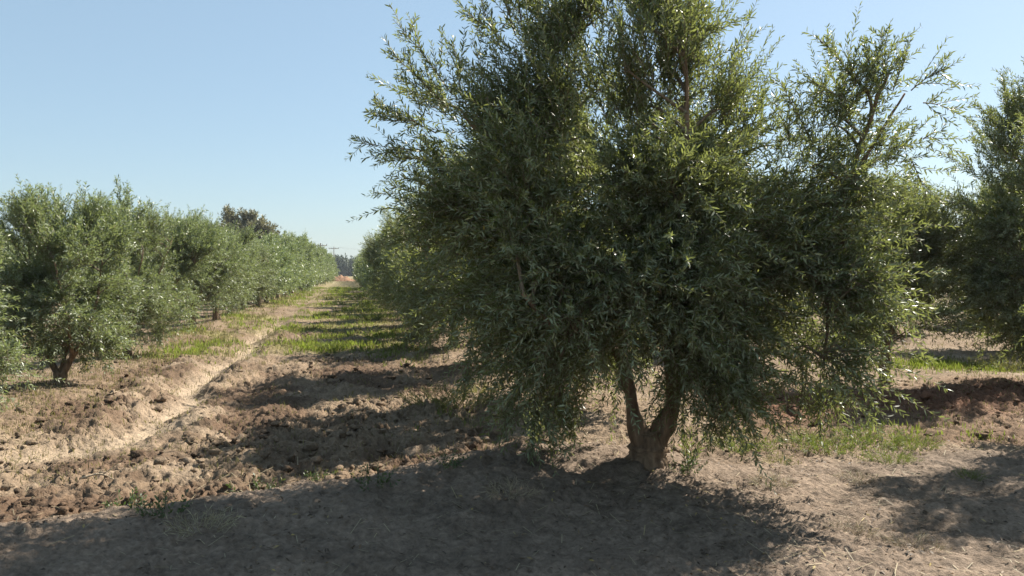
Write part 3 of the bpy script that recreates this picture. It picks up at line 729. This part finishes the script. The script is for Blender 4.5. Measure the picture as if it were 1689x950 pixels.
def straw(seed, n):
    rng = np.random.default_rng(seed)
    yy = 4.3 * (22 / 4.3) ** rng.random(n); xx = (rng.random(n) * 2 - 1) * (yy * .72 + .5)
    keep = rng.random(n) < .25 + .75 * sstep(-.1, .4, fbm(xx * 1.3, yy * 1.3, 181, 3))
    xx, yy = xx[keep], yy[keep]; m = len(xx)
    a = rng.random(m) * 6.28; L = .03 + .13 * rng.random(m) ** 2
    d = np.stack([np.cos(a), np.sin(a), rng.normal(size=m) * .15], 1); s = np.stack([-np.sin(a), np.cos(a), 0 * a], 1) * .0022
    b = np.stack([xx, yy, height(xx, yy) + .006], 1); e = b + d * L[:, None]; e[:, 2] = np.maximum(height(e[:, 0], e[:, 1]) + .004, e[:, 2])
    up = np.array([0, 0, .004])
    g = Geo(); g.add(np.stack([b - s, b + s, e + s + up, e - s + up], 1).reshape(-1, 3), np.arange(m * 4).reshape(-1, 4), 0, np.repeat(rng.random(m), 4))
    put(link('dry_straw', g.mesh('dry_straw', [M_STRAW])), kind='stuff')
straw(66, 7500)

def litter(seed, n):
    """fallen olive leaves and crumbs of dead weed"""
    rng = np.random.default_rng(seed)
    yy = 4.2 * (20 / 4.2) ** rng.random(n); xx = (rng.random(n) * 2 - 1) * (yy * .72 + .5)
    t = lat(xx, yy)
    w = .08 + .4 * gs(t - 2.4, 1.6) + .9 * sstep(-.05, .45, fbm(xx * 1.6, yy * 1.6, 191, 3))
    k = rng.random(n) < w; xx, yy = xx[k], yy[k]; m = len(xx)
    a = rng.random(m) * 6.28; L = .02 + .03 * rng.random(m)
    d = nrm(np.stack([np.cos(a), np.sin(a), rng.normal(size=m) * .35], 1)); sd = nrm(np.stack([-np.sin(a), np.cos(a), rng.normal(size=m) * .5], 1)) * (.004 + .004 * rng.random(m))[:, None]
    b = np.stack([xx, yy, height(xx, yy) + .008], 1); e = b + d * L[:, None]; mid = (b + e) / 2 + np.array([0, 0, .004])
    g = Geo(); g.add(np.stack([b, mid - sd, e, mid + sd], 1).reshape(-1, 3), np.arange(m * 4).reshape(-1, 4), 0, np.repeat(rng.random(m), 4))
    put(link('leaf_litter', g.mesh('leaf_litter', [M_LITTER])), kind='stuff')
litter(67, 17000)


def stick(p0, p1, label, seed):
    a = np.array(on_ground(*p0)); b = np.array(on_ground(*p1)); rng = np.random.default_rng(seed)
    a[2] += .02; b[2] += .03; m = (a + b) / 2 + np.array([0, 0, .03]); org = a.copy()
    g = Geo(); P = smooth_line([a - org, m - org + rng.normal(size=3) * .02, b - org], 8)
    tubes(g, P[None], np.linspace(.010, .004, 8)[None], 6)
    q = P[4]; e = q + nrm(b - a) * .1 + np.array([.02, .05, .08])
    tubes(g, np.array([np.linspace(q, e, 4)]), np.linspace(.005, .002, 4)[None], 5)
    put(link('dry_stick', g.mesh('dry_stick', [M_DRY]), None, org), label, 'stick', 'dry sticks lying on the soil')
stick((132, 806), (186, 799), 'pale dry stick lying on clods in the lower left', 1)
stick((925, 748), (975, 736), 'bleached dry stick left of the forked trunk', 2)
stick((205, 648), (180, 660), 'short pale stick on the left bank of the trench', 3)

# ------------------------------------------------------------------ far end of the lane
def tree_cloud(name, seed, lobes, n, llen, lwid, mat, per=14, H=9., trunk=None):
    rng = np.random.default_rng(seed)
    return crown_geo(seed, lobes, [[(0, 0, 1), (0, 0, H * .3), (0, 0, H * .6)]], H, n, per, llen, lwid, llen * .45, False, (), False, (llen * 1.2, llen * 3.2), 1.)
gy = 98.; gx = (410 - 844.5) / F * gy
gt = link('gum_tree', None, None, (gx, gy, 0)); put(gt, 'tall olive brown tree rising behind the left row', 'tree')
glob = [(-2.2, 0, 6.6, 1.4, 1.6, 2.2), (-.6, 0, 6.2, 1.6, 1.6, 2.4), (1.2, 0, 5.9, 1.5, 1.6, 2.2), (2.2, 0, 5.2, 1.2, 1.4, 1.8), (0, 0, 4.2, 2.8, 2, 1.6), (-2.5, 0, 8.2, .8, .8, .9), (.3, 0, 8.0, .9, .9, .8)]
link('trunk', wood_geo([(0, 0, -.2), (.1, 0, 2), (-.2, 0, 5), (-.8, 0, 7.5)], .3, .06, 12, 8, .1, 3).mesh('trunk', [M_BARK], True), gt)
link('crown', tree_cloud('crown', 21, glob, 230, .34, .13, M_GUM).mesh('crown', [M_GUM, M_TWIG]), gt)
# dark wood on the horizon: one far mass
rng = np.random.default_rng(5); wl = []
for k in range(70):
    wl.append((-150 + k * 2.6 + rng.normal(), rng.normal() * 3, 2.6 + rng.random() * 1.5, 2.6, 2.6, 2.8 + rng.random() * 1.2))
put(link('far_wood', tree_cloud('far_wood', 22, wl, 900, .9, .5, M_FAR, 12, 6.).mesh('far_wood', [M_FAR, M_FAR]), None, (-10, 330, 0)), kind='stuff')
# pale road across the end of the lane
M_ROAD = plain('pale_road', (.46, .45, .42))
me = new_mesh('road', [(-150, 176, .02), (60, 176, .02), (60, 183, .02), (-150, 183, .02)], [0, 1, 2, 3], [4], [M_ROAD])
put(link('road', me), kind='structure')
# heap of brown soil where the rows end
def heap():
    n = 60; xx, yy = np.meshgrid(np.linspace(-4, 4, n), np.linspace(-2, 2, 30)); r = np.sqrt((xx / 4) ** 2 + (yy / 2) ** 2)
    z = np.maximum(0, 1 - r) ** .7 * (1.0 + .45 * fbm(xx * 1.2, yy * 1.2, 7, 4)) * 1.05 - .06
    i = np.arange(29)[:, None]; j = np.arange(n - 1)[None]
    f = np.stack([i * n + j, i * n + j + 1, (i + 1) * n + j + 1, (i + 1) * n + j], -1).reshape(-1, 4)
    c = np.broadcast_to(np.array([.24, .14, .085]), (n * 30, 3))
    me = new_mesh('soil_heap', np.stack([xx, yy, z], -1).reshape(-1, 3), f.ravel(), np.full(len(f), 4), [M_SOIL], None, True, {'tint': c})
    yh = 152.; put(link('soil_heap', me, None, ((562 - 844.5) / F * yh, yh, 0), 0, (.7, 1, 1)), 'low brown heap of soil at the far end of the lane', 'soil heap')
heap()
M_POLE = bark_mat('pole_wood', (.10, .08, .065), (.2, .17, .14))
M_WIRE = plain('wire', (.06, .06, .06))
def pole(px, ptop, yd, label):
    x = (px - 844.5) / F * yd; h = CAM_H + (HZ - ptop) / F * yd
    r = link('utility_pole', None, None, (x, yd, 0)); put(r, label, 'utility pole', 'utility poles beyond the orchard')
    link('pole', wood_geo([(0, 0, -.3), (0, 0, h * .5), (0, 0, h)], .13, .10, 8, 8, 0, 1).mesh('pole', [M_POLE], True), r)
    g = Geo(); tubes(g, np.array([[(-1.35, -.2, h - .5), (0, -.2, h - .5), (1.35, -.2, h - .5)]]), np.full((1, 3), .075), 4)
    link('crossarm', g.mesh('crossarm', [M_POLE]), r)
    for q in (-1.3, -.5, .5, 1.3):
        g = Geo(); tubes(g, np.array([[(q, -.2, h - .42), (q, -.2, h - .3), (q, -.2, h - .16)]]), np.array([[.05, .07, .03]]), 6)
        link('insulator', g.mesh('insulator', [M_WIRE]), r)
    return x, yd, h
p1 = pole(551, 407, 230., 'slim utility pole with a crossarm at the end of the lane')
p2 = pole(529, 401, 175., 'nearer utility pole poking out above the far left row')
g = Geo()
ws = []
for (a, b) in ((p2, p1), (p1, (p1[0] + 46, p1[1] + 90, p1[2]))):
    for q in (-1.3, 1.3):
        u = np.linspace(0, 1, 14); L = np.stack([a[0] + q + (b[0] - a[0]) * u, a[1] - .2 + (b[1] - a[1]) * u, a[2] - .14 + (b[2] - a[2]) * u - 4 * .9 * u * (1 - u)], 1); ws.append(L)
tubes(g, np.array(ws), np.full((len(ws), 14), .010), 4)
put(link('power_lines', g.mesh('power_lines', [M_WIRE])), 'thin power lines strung between the utility poles', 'power lines')

# ------------------------------------------------------------------ the dusty air over the orchard: a closed box round everything
def haze():
    x0, x1, y0, y1, z0, z1 = -260., 160., -40., 420., -1.5, 14.5
    v = [(x0, y0, z0), (x1, y0, z0), (x1, y1, z0), (x0, y1, z0), (x0, y0, z1), (x1, y0, z1), (x1, y1, z1), (x0, y1, z1)]
    f = [(0, 3, 2, 1), (4, 5, 6, 7), (0, 1, 5, 4), (1, 2, 6, 5), (2, 3, 7, 6), (3, 0, 4, 7)]
    m = bpy.data.materials.new('haze'); m.use_nodes = True; t = m.node_tree
    t.nodes.remove(t.nodes['Principled BSDF'])
    vo = t.nodes.new('ShaderNodeVolumePrincipled'); vo.inputs['Color'].default_value = (.80, .88, .95, 1); vo.inputs['Density'].default_value = .0003
    t.links.new(vo.outputs[0], t.nodes['Material Output'].inputs['Volume'])
    put(link('haze', new_mesh('haze', v, np.array(f).ravel(), np.full(6, 4), [m])), kind='stuff')
haze()
